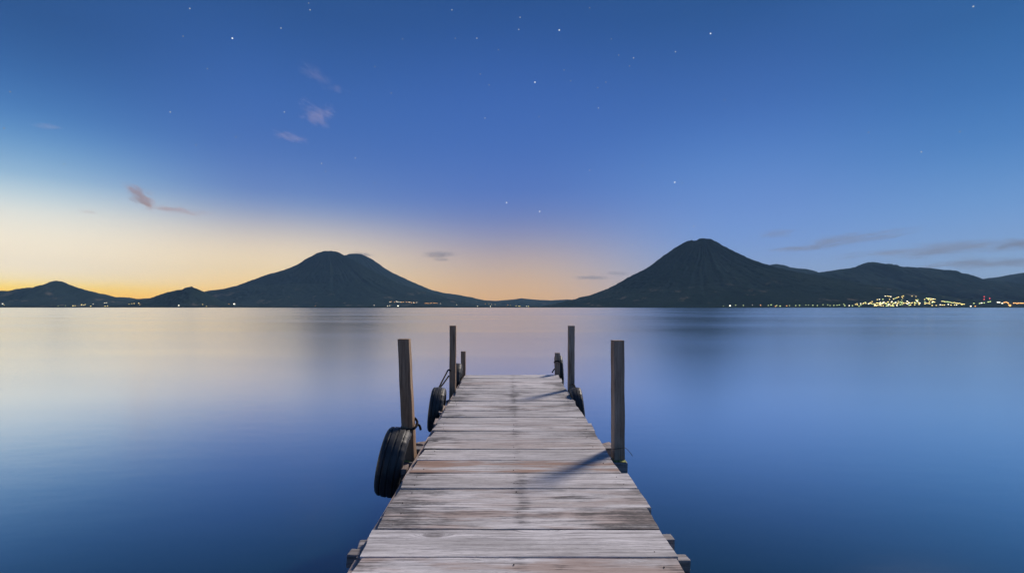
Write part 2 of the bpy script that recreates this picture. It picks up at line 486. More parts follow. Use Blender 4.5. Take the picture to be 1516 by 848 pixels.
volcano('volcano', 'dark conical volcano with a blunt summit, highest peak, rising behind the shore lights', 1040, 10600,
        [(0, 102.5), (5, 102), (9, 99.5), (14, 97.5), (21, 98.3), (30, 93.5), (40, 87), (60, 74), (75, 63), (104, 47), (140, 27), (165, 19), (190, 12), (215, 6), (245, 0)],
        [(0, 102), (10, 102), (17, 99), (25, 94), (45, 82), (65, 72), (90, 62), (120, 53), (160, 43), (205, 33), (260, 22), (320, 10), (370, 0)], 3, na=760, nr=210)
volcano('volcano', 'dark broad volcano with a rounded summit beside the orange dawn glow', 487, 13500,
        [(0, 84), (8, 83.6), (17, 81), (32, 73), (47, 63), (67, 55.5), (102, 44), (132, 31), (157, 26), (180, 22), (205, 15), (240, 8), (280, 3), (310, 0)],
        [(0, 84), (10, 83), (18, 80), (25, 76), (35, 71), (60, 57), (100, 37), (150, 20), (200, 8), (240, 0)], 11, na=700, nr=190, rav=0.6, squash=0.5)
volcano('volcano', 'flat topped volcano shoulder with a cap of cloud, behind the broad volcano', 526, 17500,
        [(0, 79.5), (9, 79), (20, 75), (60, 50), (110, 22), (170, 0)],
        [(0, 79.5), (8, 79), (14, 77), (26, 71), (44, 59), (64, 48), (94, 34), (114, 26), (134, 21), (164, 17), (190, 11), (215, 5), (245, 0)], 23, na=520, nr=140, rav=0.6, squash=0.5)
ridge('hill', 'small peaked hill under the yellow band of dawn', 11000,
      [(-190, 455), (-120, 440), (-60, 434), (0, 430), (15, 430), (25, 427), (50, 425), (62, 424.5), (70, 419), (76, 416), (82, 415), (90, 416), (100, 422), (110, 425), (125, 429), (145, 436), (165, 441), (190, 445), (225, 455)], 1700, 2200, 5)
ridge('hill', 'long low ridge behind the small peaked hill', 13500,
      [(90, 455), (130, 446), (160, 441), (175, 439.5), (190, 440), (205, 442.5), (225, 441), (250, 443), (300, 446), (360, 455)], 2500, 2500, 15, canopy=6)
ridge('hill', 'knobby wooded hill at the foot of the broad volcano', 9300,
      [(190, 455), (205, 445), (222, 443), (236, 438), (245, 433), (260, 429.5), (272, 428), (278, 425), (283, 423.5), (290, 426), (298, 430), (304, 436), (318, 446), (340, 455)], 900, 1100, 25, canopy=7)
ridge('hill', 'far low ridge in the gap between the two volcanoes', 20000,
      [(600, 455), (660, 446), (700, 443.5), (735, 445), (760, 443), (772, 441), (790, 443), (815, 444.5), (840, 443), (870, 444), (910, 446), (980, 455)], 3500, 2500, 35, canopy=5)
ridge('hill', 'distant rounded hilltop peeping over the flank of the conical volcano', 15500,
      [(1040, 455), (1080, 420), (1110, 402), (1135, 394), (1142, 391), (1150, 389.5), (1158, 391), (1170, 395), (1190, 397), (1205, 400), (1225, 408), (1260, 420), (1320, 455)], 2500, 2500, 45, canopy=5)
ridge('hill', 'long blue mountain ridge above the lit town', 12300,
      [(1110, 455), (1150, 430), (1180, 412), (1205, 404), (1212, 403), (1235, 400), (1265, 395), (1280, 389), (1290, 387), (1300, 388), (1312, 391.5), (1330, 394), (1365, 395), (1385, 398), (1400, 400), (1415, 404), (1430, 408), (1450, 412), (1480, 418), (1520, 426), (1570, 440), (1640, 455)], 3800, 3000, 55, nu=560, nv=130)
ridge('hill', 'ridge that rises again beyond the radio masts', 14500,
      [(1380, 455), (1410, 430), (1440, 415), (1465, 411), (1480, 409), (1492, 407), (1505, 404.5), (1530, 402), (1570, 400), (1620, 408), (1720, 430), (1860, 455)], 3500, 2500, 65, canopy=6)
ridge('hill', 'low lakeside rise carrying the lit town', 8100,
      [(1180, 455), (1225, 452), (1262, 449), (1285, 443), (1308, 435.5), (1335, 434), (1362, 435.5), (1385, 438.5), (1400, 442.5), (1430, 445), (1462, 442), (1490, 443), (1540, 444), (1620, 448), (1700, 455)], 850, 1300, 75, nu=420, nv=70, rough=0.5, canopy=4)
# low wooded strip of shore under the skyline, so that the lake ends on land everywhere
ridge('shore', 'low dark wooded shore strip along the far lake edge', 7400,
      [(-900, 455), (-400, 452.5), (-100, 452), (40, 452.5), (90, 452), (200, 452.3), (300, 452), (420, 453.4), (500, 453.5), (640, 452.6), (700, 453.2), (790, 453.0), (850, 453.8), (960, 454.2), (1060, 453.6), (1110, 452.6), (1230, 451.5), (1300, 452), (1400, 452), (1470, 451.5), (1520, 451), (1800, 451), (2400, 455)], 260, 1500, 85, nu=900, nv=26, rough=0.6, canopy=5)

lake = link_mesh('lake', np_mesh('lake', [(-21000, -2500, 0), (21000, -2500, 0), (21000, 25500, 0), (-21000, 25500, 0)], [(0, 1, 2, 3)]), M['lake'])
tag(lake, 'smooth blue lake surface mirroring the dawn sky', 'lake', kind='structure')

# ================================================================== pier
H = 1.3
SL = 0.0135
def dz(Y): return ZC - H + SL * Y          # deck top
def ledge(Y): return -0.755 - 0.0072 * Y    # left edge of the deck
def redge(Y): return 0.862 - 0.0066 * Y
rnd = random.Random(4)
pier = empty('wooden_pier', (0, 5, 0))
tag(pier, 'weathered grey plank pier on timber posts running straight out into the lake', 'pier')

def box_bm(bm, c, s, bevel=0.0, rot=None, jitter=0.0):
    """box with centre c and full size s"""
    vs = []
    for dx in (-.5, .5):
        for dy in (-.5, .5):
            for dz_ in (-.5, .5):
                v = Vector((dx * s[0], dy * s[1], dz_ * s[2]))
                if jitter: v += Vector([rnd.uniform(-jitter, jitter) for _ in range(3)])
                if rot is not None: v = rot @ v
                vs.append(bm.verts.new(v + Vector(c)))
    idx = [(0, 1, 3, 2), (4, 6, 7, 5), (0, 4, 5, 1), (2, 3, 7, 6), (0, 2, 6, 4), (1, 5, 7, 3)]
    fs = [bm.faces.new([vs[i] for i in f]) for f in idx]
    if bevel:
        es = {e for f in fs for e in f.edges}
        bmesh.ops.bevel(bm, geom=list(es), offset=bevel, segments=2, affect='EDGES', profile=0.6)

joints = [8.745, 8.366, 8.05, 7.739, 7.428, 7.158, 6.822, 6.509, 6.198, 5.902, 5.593, 5.303, 4.995, 4.679, 4.373, 4.077, 3.773, 3.466, 3.145, 2.838, 2.532]
y = joints[-1]
while y > -3.2:
    y -= 0.306 + rnd.uniform(-0.012, 0.012)
    joints.append(y)
BROWN = {15: 1.0, 16: 0.1, 18: 0.55, 20: 0.6, 10: 0.15, 12: 0.2}
MOULD = {18: 0.05, 8: 0.05, 5: 0.05, 19: -0.14, 16: -0.05, 9: -0.02, 11: -0.03, 15: -0.1}
planks = []
for i in range(len(joints) - 1):
    y1, y0 = joints[i], joints[i + 1]          # far, near
    yc = 0.5 * (y0 + y1)
    wpl = (y1 - y0) - 0.012 - rnd.uniform(0, 0.006)
    xl = ledge(yc) + rnd.uniform(-0.012, 0.018)
    xr = redge(yc) + rnd.uniform(-0.02, 0.012)
    if i in (16, 17): xr += 0.03
    if i == 15: xr -= 0.015
    th = 0.042
    nx, ny = 22, 5
    bm = bmesh.new()
    cxp = 0.5 * (xl + xr)
    tw = rnd.uniform(-0.006, 0.006); cup = rnd.uniform(-0.003, 0.004); lift = rnd.uniform(-0.003, 0.003)
    e0s = rnd.uniform(0, 50); e1s = e0s + 31.7
    skl, skr = rnd.uniform(-0.012, 0.012), rnd.uniform(-0.012, 0.012)
    top = []
    bot = []
    for a in range(nx + 1):
        fa = a / nx
        x = xl + (xr - xl) * fa
        rt, rb = [], []
        for b in range(ny + 1):
            fb = b / ny * 2 - 1
            ex = x
            if a == 0: ex += skl * fb + 0.006 * (mnoise.noise((e0s, fb * 4, 0)))
            if a == nx: ex += skr * fb + 0.006 * (mnoise.noise((e1s, fb * 4, 0)))
            wob = 0.0035 * mnoise.noise((x * 2.2 + e0s, i * 7.7 + (5 if fb > 0 else 0), 0)) + 0.0015 * mnoise.noise((x * 11 + e0s, i * 3.3 + (9 if fb > 0 else 0), 4))
            yy = fb * wpl / 2 + (wob if abs(fb) == 1 else wob * fb)
            z = dz(yc + yy) + lift + cup * (fb * fb - 0.4) + tw * (fa - .5) * fb + 0.0025 * mnoise.noise((x * 3 + e0s, fb * 1.5 + i * 5, 9))
            rt.append(bm.verts.new((ex - cxp, yy, z - dz(yc))))
            rb.append(bm.verts.new((ex - cxp, yy, z - dz(yc) - th)))
        top.append(rt); bot.append(rb)
    for a in range(nx):
        for b in range(ny):
            bm.faces.new((top[a][b], top[a + 1][b], top[a + 1][b + 1], top[a][b + 1]))
            bm.faces.new((bot[a][b], bot[a][b + 1], bot[a + 1][b + 1], bot[a + 1][b]))
        bm.faces.new((top[a][0], bot[a][0], bot[a + 1][0], top[a + 1][0]))
        bm.faces.new((top[a][ny], top[a + 1][ny], bot[a + 1][ny], bot[a][ny]))
    for b in range(ny):
        bm.faces.new((top[0][b], top[0][b + 1], bot[0][b + 1], bot[0][b]))
        bm.faces.new((top[nx][b], bot[nx][b], bot[nx][b + 1], top[nx][b + 1]))
    bm.edges.ensure_lookup_table()
    rim = [e for e in bm.edges if len(e.link_faces) == 2 and e.calc_face_angle(0) > 1.0 and e.verts[0].co.z > -0.02 and e.verts[1].co.z > -0.02]
    bmesh.ops.bevel(bm, geom=rim, offset=0.0035, segments=1, affect='EDGES')
    o = bm_obj('plank', bm, M['plank'], pier)
    o.location = (cxp, yc, dz(yc))
    o['brown'] = float(BROWN.get(i, rnd.choice([0.0, 0.05, 0.15, 0.35])))
    o['mould'] = float(MOULD.get(i, rnd.uniform(-0.05, 0.02)))
    o['mould_right'] = {18: 0.15, 17: 0.05, 15: 0.06, 12: 0.07, 11: 0.06, 4: 0.06, 2: 0.10, 7: 0.05}.get(i, 0.0)
    o['mould_left'] = {17: 0.09, 16: 0.08, 18: 0.04, 13: 0.07, 12: 0.06, 9: 0.05, 6: 0.06, 1: 0.05}.get(i, 0.0)
    planks.append((i, yc, wpl, o, xl, xr))

# nail heads, three rows, two per plank and beam
bm = bmesh.new()
for (i, yc, wpl, o, xl, xr) in planks:
    for xn in (xl + 0.09, 0.02, xr - 0.09):
        for s in (-0.28, 0.27):
            if rnd.random() < 0.6: continue
            q = (xn + rnd.uniform(-0.015, 0.015), yc + s * wpl + rnd.uniform(-0.02, 0.02))
            bmesh.ops.create_cone(bm, cap_ends=True, segments=7, radius1=0.004, radius2=0.0032, depth=0.004,
                                  matrix=Matrix.Translation((q[0], q[1], dz(q[1]) + 0.0025)))
o = bm_obj('nail', bm, M['nail'], pier); o['kind'] = 'stuff'

# long stringers under the planks
UZ = 0.046
for xs, wd in ((-0.752, 0.09), (0.02, 0.09), (0.765, 0.08)):
    for (ya, yb) in ((-3.2, 2.6), (2.62, 8.72)):
        bm = bmesh.new()
        n = 14
        L = [(ya + (yb - ya) * k / n) for k in range(n + 1)]
        rows = []
        for Yk in L:
            xo = xs - 0.0072 * Yk * (1 if xs < 0 else (0 if xs < .1 else 0.9)) + 0.006 * mnoise.noise((Yk * 1.3, xs * 9, 2))
            rows.append([bm.verts.new((xo + sx * wd / 2, Yk - 5, dz(Yk) - UZ - (0 if sz else 0.11))) for (sx, sz) in ((-1, 1), (1, 1), (1, 0), (-1, 0))])
        for k in range(n):
            for q in range(4):
                bm.faces.new((rows[k][q], rows[k][(q + 1) % 4], rows[k + 1][(q + 1) % 4], rows[k + 1][q]))
        bm.faces.new(rows[0]); bm.faces.new(rows[-1][::-1])
        o = bm_obj('stringer', bm, M['rail'], pier)
        o.location = (0, 5, 0)

def cross_beam(Yc, x0, x1, drop, sy=0.11, sz=0.11, name='cross_beam', mats=None, rz=0.0):
    bm = bmesh.new()
    box_bm(bm, (0, 0, 0), (x1 - x0, sy, sz), 0.007, jitter=0.006)
    bmesh.ops.subdivide_edges(bm, edges=[e for e in bm.edges if e.calc_length() > 0.5], cuts=8)
    for v in bm.verts:
        v.co += 0.005 * Vector(mnoise.noise_vector(v.co * 4 + Vector((Yc, 0, 0))))
    o = bm_obj(name, bm, mats or M['beam'], pier)
    o.location = ((x0 + x1) / 2, Yc, dz(Yc) - drop - sz / 2)
    o.rotation_euler = (0, 0, rz)
    return o
cross_beam(2.645, -0.875, 0.922, 0.043, 0.075, 0.075, rz=-0.035)
cross_beam(2.84, -0.86, 0.925, 0.058, 0.08, 0.10, rz=0.05)
cross_beam(3.62, -0.80, 0.90, 0.05, 0.07, 0.06, rz=0.01)
cross_beam(4.355, -0.975, 0.985, 0.088, 0.15, 0.15)
cross_beam(4.62, -0.90, 0.92, 0.05, 0.10, 0.09, rz=0.015)
cross_beam(7.34, -0.96, 0.93, 0.16, 0.12, 0.14)
cross_beam(8.55, -0.90, 0.86, 0.16, 0.10, 0.12)
cross_beam(0.6, -0.90, 0.93, 0.16, 0.12, 0.14)
cross_beam(-1.6, -0.90, 0.93, 0.16, 0.12, 0.14)
# moss on the beam ends under the near posts
for xm, wm in ((-0.925, 0.10), (0.93, 0.11)):
    bm = bmesh.new()
    bmesh.ops.create_grid(bm, x_segments=8, y_segments=8, size=0.5)
    for v in bm.verts:
        e = max(abs(v.co.x), abs(v.co.y)) * 2
        v.co = Vector((v.co.x * wm, v.co.y * 0.145, 0.004 * (1 - e ** 3) + 0.004 * mnoise.noise(v.co * 30)))
    o = bm_obj('moss_patch', bm, M['moss'], pier, True)
    o.location = (xm, 4.355, dz(4.355) - 0.088 + 0.006)

def post(Xc, Yc, ztop, zbot, w, leanx=0.0, leany=0.0, name='post', turn=0.0, mat='post'):
    """squared post; lean = shift of the top in metres"""
    bm = bmesh.new()
    n = 16
    rows = []
    hh = ztop - zbot
    for k in range(n + 1):
        f = k / n
        c = Vector((leanx * f, leany * f, zbot + hh * f - zbot))
        tw = turn + 0.03 * math.sin(f * 2 + Xc)
        row = []
        for (sx, sy) in ((-1, -1), (1, -1), (1, 1), (-1, 1)):
            d = Vector((sx * w / 2, sy * w / 2, 0))
            d.rotate(Matrix.Rotation(tw, 3, 'Z'))
            row.append(bm.verts.new(c + d + 0.0035 * Vector(mnoise.noise_vector((c + d) * 5 + Vector((Xc * 3, Yc, 0))))))
        rows.append(row)
    for k in range(n):
        for q in range(4):
            bm.faces.new((rows[k][q], rows[k][(q + 1) % 4], rows[k + 1][(q + 1) % 4], rows[k + 1][q]))
    bm.faces.new(rows[0][::-1]); bm.faces.new(rows[-1])
    bm.edges.ensure_lookup_table()
    es = [e for e in bm.edges if len(e.link_faces) == 2 and e.calc_face_angle(0) > 1.0]
    bmesh.ops.bevel(bm, geom=es, offset=0.005, segments=2, affect='EDGES')
    o = bm_obj(name, bm, M[mat], pier)
    o.location = (Xc, Yc, zbot)
    return o
post(0.928, 4.375, ZC - 0.287, dz(4.375) - 0.085, 0.092, -0.004, 0.0, turn=0.10, mat='post_pale')
post(-0.892, 4.375, ZC - 0.275, dz(4.375) - 0.085, 0.098, -0.052, 0.0)
post(0.868, 7.35, ZC - 0.268, dz(7.35) - 0.16, 0.084, 0.004, 0, turn=0.12, mat='post_pale')
post(-0.873, 7.35, ZC - 0.268, dz(7.35) - 0.16, 0.09, 0.006, 0)
post(0.800, 8.83, ZC - 0.80, -2.5, 0.076, 0.0, 0, turn=0.12, mat='post_pale')
post(-0.86, 8.83, ZC - 0.775, -2.5, 0.080, 0.0, 0)
# piles that carry the cross beams
for (xp, yp, zt) in ((-0.80, 4.355, dz(4.355) - 0.24), (0.80, 4.355, dz(4.355) - 0.24), (-0.80, 7.34, dz(7.34) - 0.30), (0.78, 7.34, dz(7.34) - 0.30),
                     (-0.78, 2.70, dz(2.7) - 0.19), (0.82, 2.70, dz(2.7) - 0.19), (-0.78, 0.6, dz(0.6) - 0.30), (0.82, 0.6, dz(0.6) - 0.30), (-0.78, -1.6, dz(-1.6) - 0.30), (0.82, -1.6, dz(-1.6) - 0.30)):
    post(xp, yp, zt, -2.5, 0.12, name='pile')
# broken plank ends and chocks sticking out beside the near posts
for (x0, Y0, sx, sy, sz, drop, rz) in ((0.88, 4.70, 0.13, 0.10, 0.035, 0.05, 0.3), (-0.855, 4.72, 0.08, 0.09, 0.04, 0.04, -0.2), (-0.88, 4.06, 0.06, 0.08, 0.05, 0.05, 0.1),
                                       (-0.85, 5.62, 0.05, 0.26, 0.04, 0.045, 0.03), (-0.872, 6.3, 0.04, 0.42, 0.04, 0.06, 0.0)):
    bm = bmesh.new()
    box_bm(bm, (0, 0, 0), (sx, sy, sz), 0.004, jitter=0.012)
    o = bm_obj('chock', bm, M['rail'], pier)
    o.location = (x0, Y0, dz(Y0) - drop - sz / 2)
    o.rotation_euler = (0, 0, rz)

def tube(name, pts, r, mat, parent=None, sides=7, smooth_n=6, origin=None):
    P = [Vector(p) for p in pts]
    Q = []
    for i in range(len(P) - 1):
        p0, p1, p2, p3 = P[max(i - 1, 0)], P[i], P[i + 1], P[min(i + 2, len(P) - 1)]
        for k in range(smooth_n):
            t = k / smooth_n
            Q.append(0.5 * ((2 * p1) + (p2 - p0) * t + (2 * p0 - 5 * p1 + 4 * p2 - p3) * t * t + (3 * p1 - p0 - 3 * p2 + p3) * t ** 3))
    Q.append(P[-1])
    o0 = Vector(origin) if origin is not None else Vector((0, 0, 0))
    bm = bmesh.new()
    rows = []
    up = Vector((0.3, 0.2, 1)).normalized()
    for i, q in enumerate(Q):
        d = (Q[min(i + 1, len(Q) - 1)] - Q[max(i - 1, 0)]).normalized()
        a = d.cross(up)
        if a.length < 1e-3: a = d.cross(Vector((1, 0, 0)))
        a.normalize(); b = d.cross(a)
        rows.append([bm.verts.new(q - o0 + r * (math.cos(2 * math.pi * k / sides) * a + math.sin(2 * math.pi * k / sides) * b)) for k in range(sides)])
    for i in range(len(rows) - 1):
        for k in range(sides):
            bm.faces.new((rows[i][k], rows[i][(k + 1) % sides], rows[i + 1][(k + 1) % sides], rows[i + 1][k]))
    bm.faces.new(rows[0][::-1]); bm.faces.new(rows[-1])
    o = bm_obj(name, bm, mat, parent, True)
    if origin is not None: o.location = o0
    return o
# wire end twisted round the near right post
tube('wire', [(0.868, 4.32, dz(4.3) + 0.02), (0.93, 4.318, dz(4.3) + 0.025), (0.985, 4.35, dz(4.3) + 0.02), (1.02, 4.34, dz(4.3) - 0.01), (1.045, 4.33, dz(4.3) - 0.045)], 0.0022, M['nail'], pier, 5, origin=(0.9, 4.32, dz(4.3)))

# ================================================================== tyres hung as fenders
def tyre_mesh(Ro=0.29, w=0.20):
    # half profile: (axial, radius), closed loop: outside tread with grooves, sidewalls, open bead, inner face
    hw = w / 2
    prof = []
    g = [(-0.98, 0), (-0.80, 1), (-0.62, 1), (-0.56, 0), (-0.50, 0), (-0.44, 1), (-0.10, 1), (-0.05, 0), (0.05, 0), (0.10, 1), (0.44, 1), (0.50, 0), (0.56, 0), (0.62, 1), (0.80, 1), (0.98, 0)]
    for ax, up in g:
        crown = Ro - 0.014 * abs(ax) ** 2.4
        prof.append((ax * hw, crown - (0.0 if up else 0.007) - (0.004 if abs(ax) > 0.9 else 0)))
    prof += [(1.04 * hw, Ro * 0.86), (1.02 * hw, Ro * 0.76), (0.86 * hw, Ro * 0.68), (0.72 * hw, Ro * 0.655), (0.64 * hw, Ro * 0.67), (0.80 * hw, Ro * 0.74), (0.88 * hw, Ro * 0.86), (0.70 * hw, Ro * 0.925)]
    prof += [(-0.70 * hw, Ro * 0.925), (-0.88 * hw, Ro * 0.86), (-0.80 * hw, Ro * 0.74), (-0.64 * hw, Ro * 0.67), (-0.72 * hw, Ro * 0.655), (-0.86 * hw, Ro * 0.68), (-1.02 * hw, Ro * 0.76), (-1.04 * hw, Ro * 0.86)]
    n = 72
    V, Q = [], []
    m = len(prof)
    for k in range(n):
        a = 2 * math.pi * k / n
        for j, (ax, r) in enumerate(prof):
            rr = r
            if j < 16 and abs(ax) > 0.55 * hw and k % 3 == 0: rr -= 0.005     # shoulder notches
            V.append((ax, rr * math.cos(a), rr * math.sin(a)))
    for k in range(n):
        k2 = (k + 1) % n
        for j in range(m):
            j2 = (j + 1) % m
            Q.append((k * m + j, k2 * m + j, k2 * m + j2, k * m + j2))
    me = np_mesh('tyre', V, Q)
    me.materials.append(M['rubber'])
    me.set_sharp_from_angle(angle=R(40))
    return me
TMS = {k: tyre_mesh(0.29, k) for k in (0.20, 0.17, 0.14)}
def tyre(label, c, tilt, yaw, ropes, scale=1.0, w=0.20):
    root = empty('tyre', c)
    tag(root, label, 'tyre', 'old car tyres hung along the pier as fenders')
    o = link_mesh('casing', TMS[w], None)
    o.parent = root
    o.rotation_euler = (0, tilt, yaw)
    o.scale = (scale,) * 3
    for pts in ropes:
        r_ = tube('rope', [Vector(p) - Vector(c) for p in pts], 0.011, M['rope'])
        r_.parent = root
    return root
tyre('large black tyre leaning against the near tall post, hung outside the pier', (-1.005, 4.27, dz(4.33) - 0.075), R(10), R(3),
     [[(-0.97, 4.37, dz(4.4) + 0.17), (-0.95, 4.43, dz(4.4) + 0.24), (-0.89, 4.435, dz(4.4) + 0.27), (-0.835, 4.40, dz(4.4) + 0.24), (-0.84, 4.32, dz(4.4) + 0.20), (-0.92, 4.315, dz(4.4) + 0.18), (-0.97, 4.32, dz(4.4) + 0.19)],
      [(-0.842, 4.36, dz(4.4) + 0.22), (-0.81, 4.37, dz(4.4) + 0.21), (-0.80, 4.38, dz(4.4) + 0.17)]])
tyre('black tyre tied by a slack rope to the far tall post toward the dawn', (-0.962, 6.42, dz(6.4) - 0.10), R(6), R(3),
     [[(-0.962, 6.55, dz(6.5) + 0.15), (-0.95, 6.75, dz(6.7) + 0.20), (-0.94, 7.05, dz(7) + 0.25), (-0.93, 7.29, dz(7.3) + 0.29), (-0.90, 7.28, dz(7.3) + 0.28)],
      [(-0.965, 6.58, dz(6.5) + 0.14), (-0.945, 6.85, dz(6.8) + 0.16), (-0.925, 7.30, dz(7.3) + 0.20)]], w=0.17)
tyre('black tyre strapped to the short post at the pier end, nearest the dawn glow', (-0.925, 8.34, dz(8.3) - 0.03), R(4), R(2),
     [[(-0.925, 8.46, dz(8.4) + 0.20), (-0.91, 8.62, dz(8.6) + 0.21), (-0.90, 8.78, dz(8.8) + 0.16)]], w=0.14)
tyre('black tyre hanging below the far tall post on the lit town side', (0.895, 6.80, dz(6.9) - 0.17), R(-6), R(-3),
     [[(0.885, 6.93, dz(7) + 0.07), (0.885, 7.12, dz(7.1) + 0.10), (0.88, 7.30, dz(7.3) + 0.08)]], w=0.14)
tyre('black tyre standing upright beside the short post at the pier end, facing the conical volcano', (0.862, 9.16, dz(8.7) + 0.02), R(-3), R(-3),
     [[(0.85, 8.97, dz(8.8) + 0.17), (0.845, 8.80, dz(8.8) + 0.22), (0.80, 8.785, dz(8.8) + 0.24), (0.757, 8.80, dz(8.8) + 0.23), (0.755, 8.88, dz(8.8) + 0.20), (0.84, 8.98, dz(8.8) + 0.15)],
      [(0.752, 8.82, dz(8.8) + 0.10), (0.73, 8.82, dz(8.8) + 0.07), (0.71, 8.83, dz(8.8) + 0.03)]], w=0.14)

# ================================================================== lit houses of the lakeside towns
def house_parts():
    out = {}
    # walls
    bm = bmesh.new(); box_bm(bm, (0, 0, 0.5), (1, 0.8, 1.0)); bmesh.ops.recalc_face_normals(bm, faces=bm.faces)
    me = bpy.data.meshes.new('wall'); bm.to_mesh(me); bm.free(); me.materials.append(M['plaster']); out['wall'] = me
    # gable roof with eaves
    bm = bmesh.new()
    v = [bm.verts.new(p) for p in ((-.55, -.46, 1.0), (.55, -.46, 1.0), (.55, .46, 1.0), (-.55, .46, 1.0), (-.55, 0, 1.32), (.55, 0, 1.32))]
    for f in ((0, 1, 5, 4), (2, 3, 4, 5), (0, 4, 3), (1, 2, 5), (0, 3, 2, 1)): bm.faces.new([v[i] for i in f])
    bmesh.ops.recalc_face_normals(bm, faces=bm.faces)
    me = bpy.data.meshes.new('roof'); bm.to_mesh(me); bm.free(); me.materials.append(M['roof']); out['roof'] = me
    return out
HP = house_parts()
WIN = {}
for key in ('yellow', 'green', 'white', 'orange'):
    bm = bmesh.new()
    box_bm(bm, (0, -0.41, 0.5), (0.84, 0.03, 0.74))
    bmesh.ops.recalc_face_normals(bm, faces=bm.faces)
    me = bpy.data.meshes.new('lit_window'); bm.to_mesh(me); bm.free(); me.materials.append(M['lamp_' + key]); WIN[key] = me
org = Vector((0, 0, ZC))
def hit(x, y):
    """first land seen through a photo pixel (lowered onto the shore when the pixel lies on the waterline)"""
    for yy in (y, y - 0.7, y - 1.4, y - 2.2):
        d = at(x, yy, 1.0) - org
        best = None
        for b in BVH:
            loc, nor, idx, dist = b.ray_cast(org, d.normalized())
            if loc is not None and loc.z > -0.5 and (best is None or dist < best[1]): best = (loc, dist)
        if best: return best[0]
    return None
hr = random.Random(12)
n_house = 0
def house(x, y, key, size, label, group):
    global n_house
    p = hit(x, y)
    if p is None: return
    k = p.length / 7500.0
    w = 13.0 * size * hr.uniform(0.85, 1.2) * max(1.0, k)
    h = 8.0 * size * hr.uniform(0.85, 1.15) * max(1.0, k)
    root = empty('lit_house', (p.x, p.y, p.z - 1.5))
    root.rotation_euler = (0, 0, math.atan2(-p.x, p.y) + hr.uniform(-0.35, 0.35))
    root.scale = (w, w, h)
    tag(root, label, 'house', group)
    for nm, me in (('wall', HP['wall']), ('roof', HP['roof']), ('lit_window', WIN[key])):
        o = bpy.data.objects.new(nm, me); COL.objects.link(o); o.parent = root
    n_house += 1

G1 = 'houses of the dense lit town'
L1 = 'small yellow lit house in the dense hillside town'
CN = {'yellow': 'yellow', 'green': 'greenish', 'white': 'white', 'orange': 'orange'}
def town(x, y, s=1.0, key=None, where='packed into the middle of the dense hillside town'):
    if key is None: key = hr.choices(['yellow', 'green', 'white'], [0.66, 0.22, 0.12])[0]
    house(x, y, key, s, CN[key] + ' lit house ' + where, G1 + ', ' + CN[key] + ' ones ' + where)
# dense band of the town
for k in range(118):
    u = hr.random()
    x = 1292 + 92 * u
    ytop = np.interp(x, [1292, 1310, 1340, 1365, 1376, 1388], [449, 447, 445.5, 443, 441.5, 445])
    ybot = np.interp(x, [1292, 1340, 1365, 1388], [453.5, 453.5, 451.5, 448])
    yy = ytop + (ybot - ytop) * hr.random()
    town(x, yy)
for x in np.linspace(1266, 1292, 15): town(x + hr.uniform(-1, 1), np.interp(x, [1266, 1292], [451.5, 447.5]) + hr.uniform(-1.5, 3), where='on the thin town edge toward the conical volcano')
for (x, y) in ((1310.5, 438.5), (1313.5, 438.3), (1316, 438.8), (1318.5, 439.2), (1323, 442.8), (1325.5, 441.6), (1328, 441), (1330, 440), (1335, 439.2), (1337.5, 438.2), (1336, 441), (1350, 438.6), (1356, 439.2), (1299, 443.8), (1302, 443.4), (1307, 443.4), (1317, 443.4), (1335, 444.5)):
    town(x, y, 0.9, where='scattered above the dense town on the dark slope')
for x in np.linspace(1372, 1384, 6): town(x, 441.6 + (x - 1372) * 0.12, 0.95, where='in the topmost row of the dense town')
for x in np.linspace(1394, 1427, 17): town(x, 446 + (x - 1394) * 0.13 + hr.uniform(-0.4, 0.4), 0.9, where='in the slanting street row toward the radio masts')
for x in (1380, 1386, 1392, 1395, 1398, 1404, 1408, 1413, 1416, 1424): town(x, 452 + hr.uniform(-1.5, 1.0), 0.9, where='at the waterline below the slanting street row')
G2 = 'single lights strung along the shore below the conical volcano'
L2 = 'single lit house on the waterline below the conical volcano'
for (x, y, s, key) in ((1071, 453.2, .7, 'green'), (1089, 452, .9, 'green'), (1100.5, 452.2, .95, 'green'), (1114, 451.5, .5, 'white'), (1126, 452, .95, 'orange'), (1137.5, 452.3, .9, 'green'), (1141.5, 451.6, 1., 'green'),
                       (1148, 453.5, .8, 'orange'), (1150, 452.4, .9, 'green'), (1155, 453.3, 1.1, 'green'), (1164.5, 453, 1.1, 'orange'), (1169, 452.4, .9, 'green'), (1178, 452.5, .9, 'green'), (1183.5, 452.2, 1., 'green'),
                       (1193, 451.6, .6, 'green'), (1197, 451.5, .6, 'green'), (1203.5, 452.3, 1.1, 'green'), (1210, 452.4, .9, 'green'), (1218.5, 451.2, .8, 'green'), (1225.5, 451.2, .8, 'green'), (1229, 452.4, .8, 'green'),
                       (1234.5, 452.3, .9, 'green'), (1239, 452, .8, 'green'), (1242.5, 451.6, .9, 'green'), (1249, 450.6, .8, 'green'), (1250.5, 452.6, .9, 'green'), (1257, 452.6, 1.0, 'white'), (1262, 452.6, .9, 'green')):
    house(x, y, key, s, L2.replace('single', 'single ' + CN[key]), G2 + ', ' + CN[key] + ' ones')
house(1081, 453, 'white', 1.7, 'bright white lit boathouse at the waterline below the conical volcano', None)
G3 = 'orange lights beyond the radio masts'
for x in list(np.linspace(1501, 1530, 14)): house(x, 449 + hr.uniform(-0.7, 0.7), 'orange', 1.0, 'orange lit house in the row beyond the radio masts', G3)
for (x, y) in ((1487, 448), (1490, 447.6), (1492, 449), (1494, 451.5), (1496, 452), (1495, 453.3)): house(x, y, 'orange', 1.1, 'orange lit house in the row beyond the radio masts', G3)
G4 = 'white and green lights around the radio masts'
